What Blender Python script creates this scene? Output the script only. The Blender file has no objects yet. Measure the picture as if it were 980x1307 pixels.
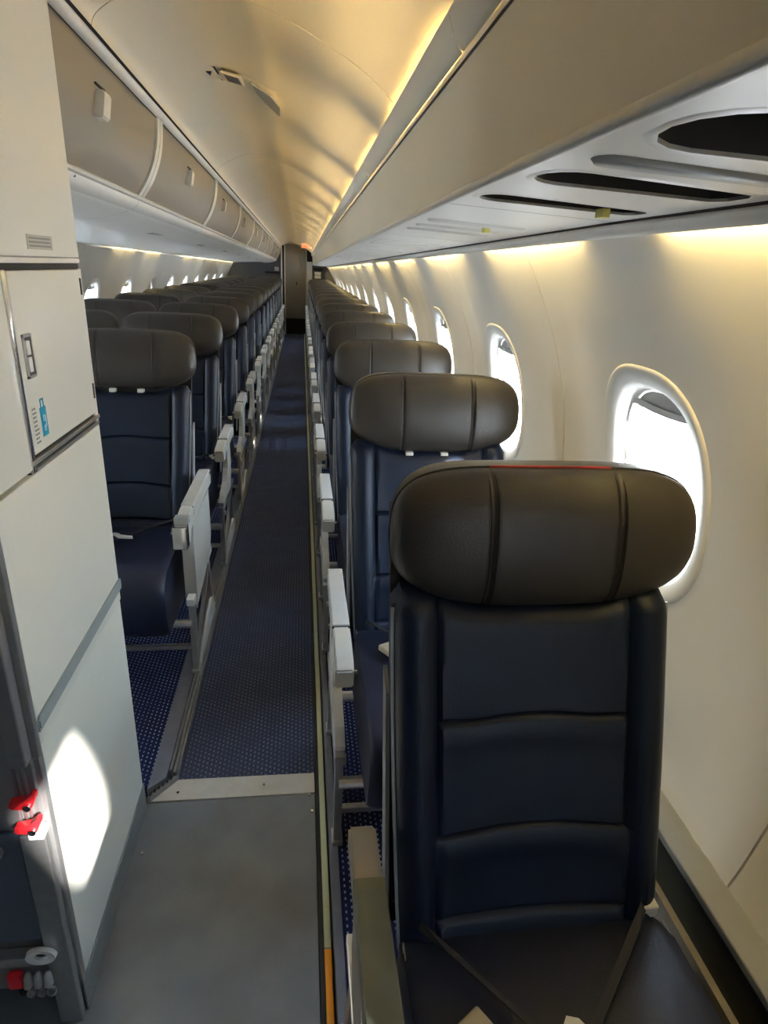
import bpy, bmesh, math, random
from mathutils import Vector, Matrix
random.seed(4)
PI = math.pi
# ------------------------------------------------------------------ camera, world, sun, exposure
sc = bpy.context.scene
COL = sc.collection
CAMZ = 1.30
cam_d = bpy.data.cameras.new('camera')
cam = bpy.data.objects.new('camera', cam_d); COL.objects.link(cam)
cam_d.sensor_width = 36; cam_d.lens = 786 / 1307 * 36; cam_d.clip_start = 0.02
def camera_matrix():
    f = 786.0; cx, cy = 490, 653.5
    F = (385 - cx, 338 - cy)
    fy = Vector((F[0], F[1], f)).normalized()
    a = 385 - cx
    vy = -(a * F[0] + f * f) / F[1]
    d = Vector((a, vy, f)).normalized()
    r = d.cross(fy)
    R = Matrix((r, fy, -d))            # rows: world axes seen from the camera
    right, down, fwd = R.col[0], R.col[1], R.col[2]
    m = Matrix((right, -down, -fwd)).transposed().to_4x4()
    m.translation = (0, 0, CAMZ)
    return m
cam.matrix_world = camera_matrix()
sc.camera = cam
sc.view_settings.view_transform = 'Standard'
sc.view_settings.look = 'None'
sc.view_settings.exposure = 1.42
sc.view_settings.gamma = 1.0

w = bpy.data.worlds.new('sky'); sc.world = w; w.use_nodes = True
nt = w.node_tree; nt.nodes.clear()
out = nt.nodes.new('ShaderNodeOutputWorld'); bg = nt.nodes.new('ShaderNodeBackground')
tc = nt.nodes.new('ShaderNodeTexCoord'); sep = nt.nodes.new('ShaderNodeSeparateXYZ')
mr = nt.nodes.new('ShaderNodeMapRange'); cr = nt.nodes.new('ShaderNodeValToRGB')
nt.links.new(tc.outputs['Generated'], sep.inputs[0]); nt.links.new(sep.outputs['Z'], mr.inputs['Value'])
mr.inputs['From Min'].default_value = -1; mr.inputs['From Max'].default_value = 1
nt.links.new(mr.outputs[0], cr.inputs[0])
e = cr.color_ramp.elements
e[0].position = 0.0; e[0].color = (0.62, 0.64, 0.68, 1)
e[1].position = 1.0; e[1].color = (0.42, 0.66, 1.0, 1)
for p, c in ((0.47, (0.85, 0.87, 0.9, 1)), (0.52, (0.92, 0.96, 1.0, 1)), (0.62, (0.7, 0.86, 1.0, 1))):
    q = e.new(p); q.color = c
nt.links.new(cr.outputs[0], bg.inputs['Color'])
bg.inputs['Strength'].default_value = 10.5
nt.links.new(bg.outputs[0], out.inputs[0])

sun_d = bpy.data.lights.new('sun', 'SUN'); sun_d.energy = 9; sun_d.angle = math.radians(1.2)
sun_d.color = (1.0, 0.96, 0.9)
sun = bpy.data.objects.new('sun', sun_d); COL.objects.link(sun)
sun.rotation_euler = Vector((-1.08, 1.42, -0.84)).to_track_quat('-Z', 'Y').to_euler()

# ------------------------------------------------------------------ materials
def mat(name, col, rough=0.5, metal=0.0, noise=0.0, nscale=40, bump=0.0, bscale=200, spec=0.5, coat=0.0, vary=None):
    m = bpy.data.materials.new(name); m.use_nodes = True
    t = m.node_tree; b = t.nodes['Principled BSDF']
    b.inputs['Roughness'].default_value = rough; b.inputs['Metallic'].default_value = metal
    b.inputs['Specular IOR Level'].default_value = spec
    b.inputs['Coat Weight'].default_value = coat
    c = (*col, 1)
    b.inputs['Base Color'].default_value = c
    tc = t.nodes.new('ShaderNodeTexCoord')
    n = t.nodes.new('ShaderNodeTexNoise'); n.inputs['Scale'].default_value = nscale; n.inputs['Detail'].default_value = 4
    t.links.new(tc.outputs['Object'], n.inputs['Vector'])
    r = t.nodes.new('ShaderNodeValToRGB')
    k = noise if noise else 0.03
    lo = tuple(max(0, v * (1 - k)) for v in col); hi = tuple(min(1, v * (1 + k)) for v in col)
    if vary: hi = vary
    r.color_ramp.elements[0].position = .3; r.color_ramp.elements[1].position = .7
    r.color_ramp.elements[0].color = (*lo, 1); r.color_ramp.elements[1].color = (*hi, 1)
    t.links.new(n.outputs['Fac'], r.inputs[0]); t.links.new(r.outputs[0], b.inputs['Base Color'])
    if bump:
        n2 = t.nodes.new('ShaderNodeTexNoise'); n2.inputs['Scale'].default_value = bscale
        t.links.new(tc.outputs['Object'], n2.inputs['Vector'])
        bp = t.nodes.new('ShaderNodeBump'); bp.inputs['Strength'].default_value = bump; bp.inputs['Distance'].default_value = .002
        t.links.new(n2.outputs['Fac'], bp.inputs['Height']); t.links.new(bp.outputs[0], b.inputs['Normal'])
    return m
def emit(name, col, s):
    m = bpy.data.materials.new(name); m.use_nodes = True; t = m.node_tree; t.nodes.clear()
    o = t.nodes.new('ShaderNodeOutputMaterial'); x = t.nodes.new('ShaderNodeEmission')
    x.inputs[0].default_value = (*col, 1); x.inputs[1].default_value = s; t.links.new(x.outputs[0], o.inputs[0]); return m
def carpet(name, base, dot, du, dv, fill, rib):
    m = mat(name, base, .95, spec=.1, noise=.25, nscale=300, bump=.6, bscale=900)
    t = m.node_tree; b = t.nodes['Principled BSDF']
    tc = t.nodes.new('ShaderNodeTexCoord'); s = t.nodes.new('ShaderNodeSeparateXYZ'); t.links.new(tc.outputs['Object'], s.inputs[0])
    def M(op, a, bb=None, c=None):
        n = t.nodes.new('ShaderNodeMath'); n.operation = op
        for i, v in enumerate((a, bb, c)):
            if v is None: continue
            if isinstance(v, (int, float)): n.inputs[i].default_value = v
            else: t.links.new(v, n.inputs[i])
        return n.outputs[0]
    u = M('DIVIDE', s.outputs['X'], du); v0 = M('DIVIDE', s.outputs['Y'], dv)
    row = M('FLOOR', u); v = M('MULTIPLY_ADD', row, .37, v0)
    du_ = M('ABSOLUTE', M('SUBTRACT', M('FRACT', u), .5)); dv_ = M('ABSOLUTE', M('SUBTRACT', M('FRACT', v), .5))
    k = M('MULTIPLY', M('LESS_THAN', du_, .14), M('LESS_THAN', dv_, .2))
    nz = t.nodes.new('ShaderNodeTexNoise'); nz.inputs['Scale'].default_value = 14; t.links.new(tc.outputs['Object'], nz.inputs['Vector'])
    wear = t.nodes.new('ShaderNodeMapRange'); t.links.new(nz.outputs['Fac'], wear.inputs[0])
    wear.inputs['From Min'].default_value = .38; wear.inputs['From Max'].default_value = .62
    wear.inputs['To Min'].default_value = fill * .45; wear.inputs['To Max'].default_value = fill
    k = M('MULTIPLY', k, wear.outputs[0])
    ribs = M('MULTIPLY', M('ABSOLUTE', M('SUBTRACT', M('FRACT', M('DIVIDE', s.outputs['X'], du / 2)), .5)), rib)
    src = b.inputs['Base Color'].links[0].from_socket
    mx = t.nodes.new('ShaderNodeMix'); mx.data_type = 'RGBA'
    t.links.new(ribs, mx.inputs[0]); t.links.new(src, mx.inputs[6]); mx.inputs[7].default_value = (base[0] * .3, base[1] * .3, base[2] * .3, 1)
    m2 = t.nodes.new('ShaderNodeMix'); m2.data_type = 'RGBA'
    t.links.new(k, m2.inputs[0]); t.links.new(mx.outputs[2], m2.inputs[6]); m2.inputs[7].default_value = (*dot, 1)
    t.links.new(m2.outputs[2], b.inputs['Base Color'])
    return m
def glass():
    m = bpy.data.materials.new('window_glass'); m.use_nodes = True; t = m.node_tree; t.nodes.clear()
    o = t.nodes.new('ShaderNodeOutputMaterial'); a = t.nodes.new('ShaderNodeBsdfTransparent'); g = t.nodes.new('ShaderNodeBsdfGlossy')
    a.inputs[0].default_value = (.94, .97, 1, 1); g.inputs['Roughness'].default_value = .03
    x = t.nodes.new('ShaderNodeMixShader'); x.inputs[0].default_value = .05
    t.links.new(a.outputs[0], x.inputs[1]); t.links.new(g.outputs[0], x.inputs[2]); t.links.new(x.outputs[0], o.inputs[0]); return m
WALL = mat('warm_white_plastic', (.76, .74, .68), .42, noise=.02, nscale=3)
CEIL = mat('ceiling_plastic', (.70, .64, .50), .42, noise=.02, nscale=3)
FAIR = mat('fairing_plastic', (.70, .66, .53), .42, noise=.02, nscale=3)
PSU = mat('panel_plastic', (.70, .69, .65), .38, noise=.02, nscale=5)
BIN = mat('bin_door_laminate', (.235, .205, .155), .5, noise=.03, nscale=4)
RAIL = mat('cream_trim', (.68, .66, .60), .35)
SEAM = mat('dark_seam', (.03, .028, .025), .8)
BLACK = mat('black_plastic', (.012, .012, .013), .6)
NAVY = mat('navy_leather', (.0026, .0090, .027), .46, noise=.2, nscale=12, bump=.25, bscale=500, spec=.38)
NAVYC = mat('navy_cushion_leather', (.008, .012, .032), .40, noise=.2, nscale=12, bump=.25, bscale=500, spec=.5)
TAUPE = mat('taupe_leather', (.040, .035, .029), .40, noise=.15, nscale=10, bump=.3, bscale=500, spec=.55)
STITCH = mat('stitching', (.02, .018, .016), .7)
PIPE = mat('grey_piping', (.30, .32, .34), .5)
REDPIPE = mat('red_piping', (.45, .02, .02), .4)
ARMP = mat('armrest_plastic', (.56, .55, .51), .36, noise=.03, nscale=9)
ARMC = mat('armrest_cap_plastic', (.60, .60, .59), .33)
ARMO = mat('olive_armrest_plastic', (.13, .14, .10), .40)
ARMB = mat('beige_armrest_plastic', (.33, .30, .25), .42)
METAL = mat('brushed_metal', (.52, .52, .51), .32, metal=.85, noise=.08, nscale=60)
CHROME = mat('polished_metal', (.75, .74, .72), .15, metal=1)
TRACK = mat('grey_track_cover', (.155, .155, .17), .5, noise=.1, nscale=30)
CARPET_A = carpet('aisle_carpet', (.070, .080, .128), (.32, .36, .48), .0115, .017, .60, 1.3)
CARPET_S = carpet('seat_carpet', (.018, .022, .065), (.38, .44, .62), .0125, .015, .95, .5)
VINYL = mat('grey_vinyl', (.165, .175, .180), .34, noise=.12, nscale=9, bump=.35, bscale=120, vary=(.19, .202, .206))
THRESH = mat('cream_threshold', (.52, .49, .42), .4, noise=.06, nscale=30)
LUM = mat('luminescent_strip', (.52, .54, .32), .4)
ORANGE = mat('orange_strip', (.95, .36, .02), .4)
GALLEY = mat('galley_laminate', (.67, .66, .585), .33, noise=.015, nscale=3)
GALLEYM = mat('galley_aluminium', (.36, .36, .36), .35, metal=.7, noise=.06, nscale=40)
RUB = mat('rub_strip', (.27, .30, .30), .45)
KICK = mat('kick_plate', (.22, .24, .23), .4, metal=.3)
CARTG = mat('trolley_panel', (.10, .12, .15), .45)
RED = mat('red_latch', (.75, .02, .03), .3)
BULK = mat('grey_bulkhead', (.085, .09, .105), .6)
DOORM = mat('taupe_door', (.32, .29, .235), .5, noise=.04, nscale=4)
GREYP = mat('grey_placard', (.42, .42, .38), .5)
INK = mat('placard_ink', (.22, .22, .2), .6)
BLUE = mat('blue_sticker', (.01, .32, .50), .4)
WHITE = mat('white_plastic', (.8, .8, .78), .4)
SHADE = mat('window_shade', (.58, .57, .54), .5)
BELT = mat('belt_webbing', (.03, .03, .035), .7)
BUCKLE = mat('belt_buckle', (.62, .56, .40), .35, metal=.4)
YEL = mat('yellow_tab', (.75, .7, .2), .5)
GRILL = mat('grey_grille', (.10, .09, .08), .6)
LEDGE = mat('grey_ledge', (.30, .31, .30), .45)
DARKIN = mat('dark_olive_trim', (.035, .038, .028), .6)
COVE = emit('cove_lamp', (1.0, .70, .30), 76.0)
STRIP = emit('strip_lamp', (1.0, .78, .36), 6.0)
WASH = emit('wall_wash_lamp', (1.0, .74, .30), 36.0)
EXITM = emit('exit_letters', (1.0, .10, .02), 1.6)
GLASS = glass()

# ------------------------------------------------------------------ mesh helpers
def droop(y):
    return -0.008 * max(0.0, y - 1.0)
class MB:
    def __init__(s): s.v = []; s.f = []; s.mi = []; s.m = []
    def mat(s, m):
        if m not in s.m: s.m.append(m)
        return s.m.index(m)
    def add(s, vs, fs, m=None):
        o = len(s.v); s.v += [tuple(p) for p in vs]
        for f in fs:
            s.f.append([i + o for i in f]); s.mi.append(s.mat(m) if m else 0)
    def grid(s, P, close_u=False, close_v=False, m=None):
        nu, nv = len(P), len(P[0]); vs = [p for r in P for p in r]; fs = []
        for i in range(nu if close_u else nu - 1):
            for j in range(nv if close_v else nv - 1):
                a = i * nv + j; b = ((i + 1) % nu) * nv + j; c = ((i + 1) % nu) * nv + (j + 1) % nv; d = i * nv + (j + 1) % nv
                fs.append((a, b, c, d))
        s.add(vs, fs, m)
    def box(s, x0, x1, y0, y1, z0, z1, m=None, bev=0):
        if bev:
            b = bmesh.new(); bmesh.ops.create_cube(b, size=1)
            for v in b.verts: v.co = ((x0 + x1) / 2 + v.co.x * (x1 - x0), (y0 + y1) / 2 + v.co.y * (y1 - y0), (z0 + z1) / 2 + v.co.z * (z1 - z0))
            bmesh.ops.bevel(b, geom=b.edges[:], offset=bev, segments=3, affect='EDGES', profile=.6)
            b.verts.index_update()
            s.add([v.co[:] for v in b.verts], [[v.index for v in f.verts] for f in b.faces], m); b.free(); return
        vs = [(x, y, z) for x in (x0, x1) for y in (y0, y1) for z in (z0, z1)]
        s.add(vs, [(0, 1, 3, 2), (4, 6, 7, 5), (0, 4, 5, 1), (2, 3, 7, 6), (0, 2, 6, 4), (1, 5, 7, 3)], m)
    def prism(s, pts, axis, a, b, m=None):
        """polygon pts (2D) extruded along axis 0/1/2 from a to b"""
        def P(p, t):
            if axis == 0: return (t, p[0], p[1])
            if axis == 1: return (p[0], t, p[1])
            return (p[0], p[1], t)
        n = len(pts)
        vs = [P(p, a) for p in pts] + [P(p, b) for p in pts]
        fs = [tuple(range(n)), tuple(range(2 * n - 1, n - 1, -1))] + [(i, (i + 1) % n, n + (i + 1) % n, n + i) for i in range(n)]
        s.add(vs, fs, m)
    def tube(s, path, r, n=8, m=None, flat=None, cap=True):
        path = [Vector(p) for p in path]; rings = []
        up = Vector((0, 0, 1))
        for i, p in enumerate(path):
            d = (path[min(i + 1, len(path) - 1)] - path[max(i - 1, 0)]).normalized()
            a = d.cross(up)
            if a.length < 1e-3: a = d.cross(Vector((0, 1, 0)))
            a.normalize(); b = d.cross(a)
            rr = r[i] if isinstance(r, (list, tuple)) else r
            ra, rb = (rr, rr) if not flat else (rr * flat[0], rr * flat[1])
            rings.append([p + a * math.cos(2 * PI * k / n) * ra + b * math.sin(2 * PI * k / n) * rb for k in range(n)])
        s.grid(rings, close_v=True, m=m)
        if cap:
            o = len(s.v); s.add(rings[0], [tuple(range(n))], m); s.add(rings[-1], [tuple(range(n - 1, -1, -1))], m)
    def sweep(s, prof, ys, dr=True, close=False, m=None):
        """prof (x, z) swept along y, following the droop of the upper cabin"""
        P = [[(x, y, z + (droop(y) if dr else 0)) for x, z in prof] for y in ys]
        s.grid(P, close_v=close, m=m)
        if close:
            n = len(prof); s.add(P[0], [tuple(range(n))], m); s.add(P[-1], [tuple(range(n - 1, -1, -1))], m)
    def build(s, name, material=None, parent=None, smooth=35, loc=None):
        me = bpy.data.meshes.new(name); me.from_pydata(s.v, [], s.f)
        if s.m and any(s.m):
            for q in s.m: me.materials.append(q)
            for p, i in zip(me.polygons, s.mi): p.material_index = i
        elif material: me.materials.append(material)
        b = bmesh.new(); b.from_mesh(me)
        bmesh.ops.remove_doubles(b, verts=b.verts, dist=1e-5)
        bmesh.ops.recalc_face_normals(b, faces=b.faces)
        b.to_mesh(me); b.free()
        if smooth:
            for p in me.polygons: p.use_smooth = True
            me.set_sharp_from_angle(angle=math.radians(smooth))
        o = bpy.data.objects.new(name, me); COL.objects.link(o)
        if parent: o.parent = parent
        if loc: o.location = loc
        return o
def tag(o, label=None, cat=None, group=None, kind=None):
    if label: o['label'] = label
    if cat: o['category'] = cat
    if group: o['group'] = group
    if kind: o['kind'] = kind
    return o
def empty(name, loc=(0, 0, 0)):
    o = bpy.data.objects.new(name, None); COL.objects.link(o); o.location = loc; o.empty_display_size = .1; return o
def kids(o): return [c for c in list(bpy.data.objects) if c.parent == o]
KID = {}
def copy_tree(o, parent=None):
    c = o.copy(); COL.objects.link(c); c.parent = parent
    if o.name not in KID: KID[o.name] = kids(o)
    for ch in KID[o.name]: copy_tree(ch, c)
    return c
def span(a, b, n): return [a + (b - a) * i / n for i in range(n + 1)]
def smoothstep(a, b, x):
    t = max(0, min(1, (x - a) / (b - a))); return t * t * (3 - 2 * t)
def superell(phi, a, b, n):
    c, s_ = math.cos(phi), math.sin(phi)
    return (a * math.copysign(abs(c) ** (2 / n), c), b * math.copysign(abs(s_) ** (2 / n), s_))
def plate(outer, holes, to3, depth, m, name, parent, bottom=None):
    """flat plate (u, v) with holes; hole walls go `depth` in, closed by `bottom` material"""
    from mathutils.geometry import delaunay_2d_cdt, intersect_point_quad_2d
    pts, ed = [], []
    for loop in [outer] + holes:
        o_ = len(pts); pts += [Vector(p) for p in loop]; ed += [(o_ + i, o_ + (i + 1) % len(loop)) for i in range(len(loop))]
    vs_, _, fs_, *_r = delaunay_2d_cdt(pts, ed, [], 1, 1e-6)
    def inside(p, poly):
        c = False; n = len(poly)
        for i in range(n):
            (x1, y1), (x2, y2) = poly[i], poly[(i + 1) % n]
            if (y1 > p[1]) != (y2 > p[1]) and p[0] < (x2 - x1) * (p[1] - y1) / (y2 - y1) + x1: c = not c
        return c
    keep = []
    for f in fs_:
        c = sum((vs_[i] for i in f), Vector((0, 0))) / len(f)
        if not any(inside(c, h) for h in holes): keep.append(f)
    q = MB(); q.add([to3(v[0], v[1], 0) for v in vs_], keep, m)
    for h in holes:
        q.grid([[to3(u, v, 0) for u, v in h], [to3(u, v, .0025) for u, v in h]], close_v=True, m=m)
        q.grid([[to3(u, v, .0025) for u, v in h], [to3(u, v, depth) for u, v in h]], close_v=True, m=BLACK)  # black walls put the shade deep inside each opening into the colour
    o = q.build(name, None, parent, smooth=30)
    if bottom:
        for h in holes:
            q = MB(); q.add([to3(u, v, depth * .97) for u, v in h], [tuple(range(len(h)))])
            q.build('slot_bottom', bottom, parent, smooth=0)
    return o
ORD = ['first', 'second', 'third', 'fourth', 'fifth', 'sixth', 'seventh', 'eighth', 'ninth', 'tenth', 'eleventh', 'twelfth',
       'thirteenth', 'fourteenth', 'fifteenth', 'sixteenth', 'seventeenth']

# ------------------------------------------------------------------ cabin shell
Y0, YE = -1.3, 12.98
CX, CZ, CR = -.395, .76, 1.09        # the round fuselage section
PITCHW = .915; WIN0 = 1.05
WZ = .940; WA, WB = .152, .184       # window centre height, half width, half height

def wall_pt(side, y, z, inset=0.0):
    r = CR - inset
    k = smoothstep(.9, 1.35, z)
    x = math.sqrt(max(1e-6, r * r - (z - CZ) ** 2))
    # shallow moulded relief: the panel swells gently around each window
    dy = abs((y - WIN0 + PITCHW / 2) % PITCHW - PITCHW / 2)
    rel = 1 - smoothstep(.19, .36, dy)
    foot = .50 + .55 * max(0, dy - .05) ** 1.6
    x -= .016 * rel * smoothstep(foot - .02, foot + .05, z) * (1 - .7 * smoothstep(1.2, 1.38, z))
    return (CX + side * x, y, z + droop(y) * k)

def wall_panel(side, k, parent, window=True):
    yc = WIN0 + PITCHW * k
    y0, y1 = yc - PITCHW / 2 + .002, yc + PITCHW / 2 - .002
    if side > 0: z0, z1 = .28, 1.374
    else: z0, z1 = .28, 1.372
    q = MB()
    N = 72; rings = 12
    P = []
    HA, HB = WA + .034, WB + .034
    for i in range(N):
        ph = 2 * PI * i / N
        c, s_ = math.cos(ph), math.sin(ph)
        # outer rectangle point in the same direction
        hy = PITCHW / 2 - .002
        top, bot = z1 - WZ, WZ - z0
        # exact corners by matching to box param
        ax = hy / abs(c) if abs(c) > 1e-6 else 1e9
        az = (top if s_ > 0 else bot) / abs(s_) if abs(s_) > 1e-6 else 1e9
        # stretch the angle so all four sides are well covered
        t = min(ax, az); ou, ov = c * t, s_ * t
        iu, iv = superell(ph, HA, HB, 2.7)
        P.append((iu, iv, ou, ov))
    # snap the nearest samples to the corners
    for (cu, cv) in ((PITCHW / 2 - .002, z1 - WZ), (-(PITCHW / 2 - .002), z1 - WZ), (-(PITCHW / 2 - .002), z0 - WZ), (PITCHW / 2 - .002, z0 - WZ)):
        j = min(range(N), key=lambda i: (P[i][2] - cu) ** 2 + (P[i][3] - cv) ** 2)
        P[j] = (P[j][0], P[j][1], cu, cv)
    R = []
    for r in range(rings + 1):
        t = r / rings; t = t ** 1.3
        R.append([wall_pt(side, yc + iu + (ou - iu) * t, WZ + iv + (ov - iv) * t) for iu, iv, ou, ov in P])
    q.grid(R, close_v=True)
    # panel edge return, so that the joint reads as a groove
    q.grid([R[-1], [(p[0] + side * .012, p[1], p[2]) for p in R[-1]]], close_v=True)
    q.build('wall_panel', WALL, parent, smooth=50)
    return yc
def solid_panel(side, y0, y1, parent):
    q = MB(); q.grid([[wall_pt(side, y, z) for z in span(.28, 1.374, 24)] for y in span(y0, y1, 12)])
    q.build('wall_panel', WALL, parent, smooth=50)

def entry_door():
    """forward door behind the photographer, with an unseen porthole added to shape the galley sun patch"""
    yc, zc, hy = -.447, 1.185, .100  # added opening, placed and sized so sun falls on the galley side
    for ya, yb in ((Y0, yc - hy - .02), (None, None)):
        if ya is not None:
            q = MB(); q.grid([[wall_pt(1, y, z) for z in span(.28, 1.374, 24)] for y in span(ya, yc - hy - .02, 12)]); q.build('door_panel', WALL, wf, smooth=50)
    y0, y1, z0, z1 = yc - hy - .02, -.3245, .28, 1.374
    N = 64; R_ = []
    P = []
    for i in range(N):
        ph = 2 * PI * i / N; c, s_ = math.cos(ph), math.sin(ph)
        ax = ((y1 - yc) if c > 0 else (yc - y0)) / abs(c) if abs(c) > 1e-6 else 1e9
        az = ((z1 - zc) if s_ > 0 else (zc - z0)) / abs(s_) if abs(s_) > 1e-6 else 1e9
        t = min(ax, az); iu, iv = superell(ph, .098 if c < 0 else .095, .165, 2.4); P.append((iu, iv, c * t, s_ * t))
    for (cu, cv) in ((y1 - yc, z1 - zc), (y0 - yc, z1 - zc), (y0 - yc, z0 - zc), (y1 - yc, z0 - zc)):
        j = min(range(N), key=lambda i: (P[i][2] - cu) ** 2 + (P[i][3] - cv) ** 2); P[j] = (P[j][0], P[j][1], cu, cv)
    for r in range(9):
        t = (r / 8) ** 1.2
        R_.append([wall_pt(1, yc + iu + (ou - iu) * t, zc + iv + (ov - iv) * t) for iu, iv, ou, ov in P])
    q = MB(); q.grid(R_, close_v=True); q.build('door_panel', WALL, wf, smooth=50)
def window(side, k, n, shade=0.12):
    yc = WIN0 + PITCHW * k
    root = empty('window_%d' % n, (0, 0, 0)); tag(root, kind='structure')
    def P(u, v, inset): return wall_pt(side, yc + u, WZ + v, inset)
    N = 56
    prof = [(.038, .004), (.038, .0), (.036, -.003), (.032, -.0045), (.020, -.002), (.006, .002), (.001, .006), (-.004, .018), (-.008, .034), (-.010, .040)]  # (outset from opening, depth outward)
    rings = []
    for (o_, dep) in prof:
        ring = []
        for i in range(N):
            ph = 2 * PI * i / N; u, v = superell(ph, WA + o_, WB + o_, 2.7)
            p = P(u, v, 0); ring.append((p[0] + side * dep, p[1], p[2]))
        rings.append(ring)
    q = MB(); q.grid(rings, close_v=True); q.build('window_frame', WALL, root, smooth=60)
    # outer reveal, where the daylight comes in
    ring2 = [];
    for (o_, dep) in ((-.010, .040), (-.020, .044), (-.022, .075)):
        ring = []
        for i in range(N):
            ph = 2 * PI * i / N; u, v = superell(ph, WA + o_, WB + o_, 2.7)
            p = P(u, v, 0); ring.append((p[0] + side * dep, p[1], p[2]))
        ring2.append(ring)
    q = MB(); q.grid(ring2, close_v=True); q.build('reveal', WHITE, root, smooth=40)
    q = MB(); q.add(ring2[2], [tuple(range(N))]); q.build('window_pane', GLASS, root, smooth=0)
    # the slide-up shade, showing as a curved slat at the head of the opening
    if shade:
        q = MB(); vv = WB - 2 * WB * shade; A = []
        for t in span(-1, 1, 16):
            u = t * (WA - .011); top = (WB - .011) * (max(0, 1 - abs(t) ** 2.7)) ** (1 / 2.7)
            lo = min(vv - .012 * (1 - t * t), top)
            a = P(u, top, 0); b = P(u, lo, 0)
            A.append([(a[0] + side * .036, a[1], a[2]), (b[0] + side * .036, b[1], b[2]), (b[0] + side * .026, b[1], b[2] - .002), (b[0] + side * .026, b[1], b[2] + .010)])
        q.grid(A); q.build('window_shade', SHADE, root, smooth=60)
    return root

wr = empty('wall_right'); tag(wr, kind='structure')
wl = empty('wall_left'); tag(wl, kind='structure')
wn = 1
for k in range(-1, 13):
    wall_panel(1, k, wr)
    window(1, k, wn, .97 if k == -1 else [.10, .11, .13, .12, .1][k % 5]); wn += 1  # shade of the unseen forward window drawn to keep sun off the first seat
solid_panel(1, 12.489, 12.95, wr); solid_panel(-1, 12.489, 12.95, wl)
for k in range(0, 13):
    wall_panel(-1, k, wl)
    window(-1, k, wn, .97 if k == 6 else [.08, .10, .12, .11][k % 4]); wn += 1
# dark backing behind the wall joints and lower wall / dado
def shell_strip(name, prof, mt, parent, ys=(-.33, YE), dr=False):
    q = MB(); q.sweep(prof, span(ys[0], ys[1], 14), dr=dr); return q.build(name, mt, parent)
LOWR = [(.60, .472), (.612, .480), (.672, .480), (.680, .474)]
q = MB(); q.box(.598, .664, -.33, 12.9, .428, .444, bev=.004); q.build('ledge', LEDGE, wr)
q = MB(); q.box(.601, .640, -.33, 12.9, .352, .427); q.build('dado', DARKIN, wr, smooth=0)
q = MB(); q.box(.590, .630, -.33, 12.9, .03, .351); q.build('lower_panel', ARMB, wr, smooth=0)
q = MB(); q.box(-1.46, -1.37, 1.3, 12.9, .03, .46, bev=.01); q.build('lower_panel', LEDGE, wl)
# outer skin strips closing the joints of the panels from behind
for side, par in ((1, wr), (-1, wl)):
    q = MB()
    for k in range(-1 if side > 0 else 0, 14):
        y = WIN0 + PITCHW * (k - .5)
        A = []
        for z in span(.28, 1.36, 16):
            p = wall_pt(side, y, z); A.append([(p[0] + side * .010, y - .012, p[2]), (p[0] + side * .010, y + .012, p[2])])
        q.grid(A)
    q.build('joint_backing', SEAM, par, smooth=40)

# floor ----------------------------------------------------------
fl = empty('floor'); tag(fl, kind='structure')
q = MB(); q.box(-1.5, .75, Y0, YE, -.06, -.012); q.build('subfloor', SEAM, fl, smooth=0)
q = MB(); q.box(-1.40, .034, Y0, 1.252, -.012, 0); q.build('vinyl_sheet', VINYL, fl, smooth=0)
q = MB(); q.box(-.328, .036, 1.318, 12.95, -.011, .002, bev=.002); q.build('aisle_carpet', CARPET_A, fl)
q = MB(); q.prism([(-.382, 1.252), (.034, 1.250), (.034, 1.318), (-.326, 1.320)], 2, -.012, .004); q.build('threshold_strip', THRESH, fl, smooth=0)
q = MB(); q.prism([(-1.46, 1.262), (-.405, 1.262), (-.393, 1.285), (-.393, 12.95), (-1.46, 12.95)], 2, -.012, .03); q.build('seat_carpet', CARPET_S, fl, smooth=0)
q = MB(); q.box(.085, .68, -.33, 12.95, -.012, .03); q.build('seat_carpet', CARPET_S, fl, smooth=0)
# left seat track: flat cover, two thin rails, step down to the aisle
q = MB(); q.prism([(-.392, 1.262), (-.352, 1.30), (-.352, 12.95), (-.392, 12.95)], 2, -.012, .034); q.build('track_cover', TRACK, fl, smooth=0)
for x0, x1, z in ((-.350, -.344, .030), (-.341, -.335, .022), (-.333, -.329, .012)):
    q = MB(); q.box(x0, x1, 1.33, 12.95, -.012, z); q.build('track_rail', METAL, fl, smooth=0)
# the small slotted drain at the end of the track
q = MB(); q.prism([(-.392, 1.250), (-.335, 1.318), (-.326, 1.320), (-.384, 1.252)], 2, -.01, .020); q.build('drain_strip', GALLEYM, fl, smooth=0)
q = MB()
for i in range(6):
    t = (i + .5) / 6; x = -.388 + t * .050; y = 1.254 + t * .060
    q.box(x - .0025, x + .0025, y - .004, y + .006, .0195, .0215)
q.build('drain_slot', SEAM, fl, smooth=0)['kind'] = 'stuff'
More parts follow.
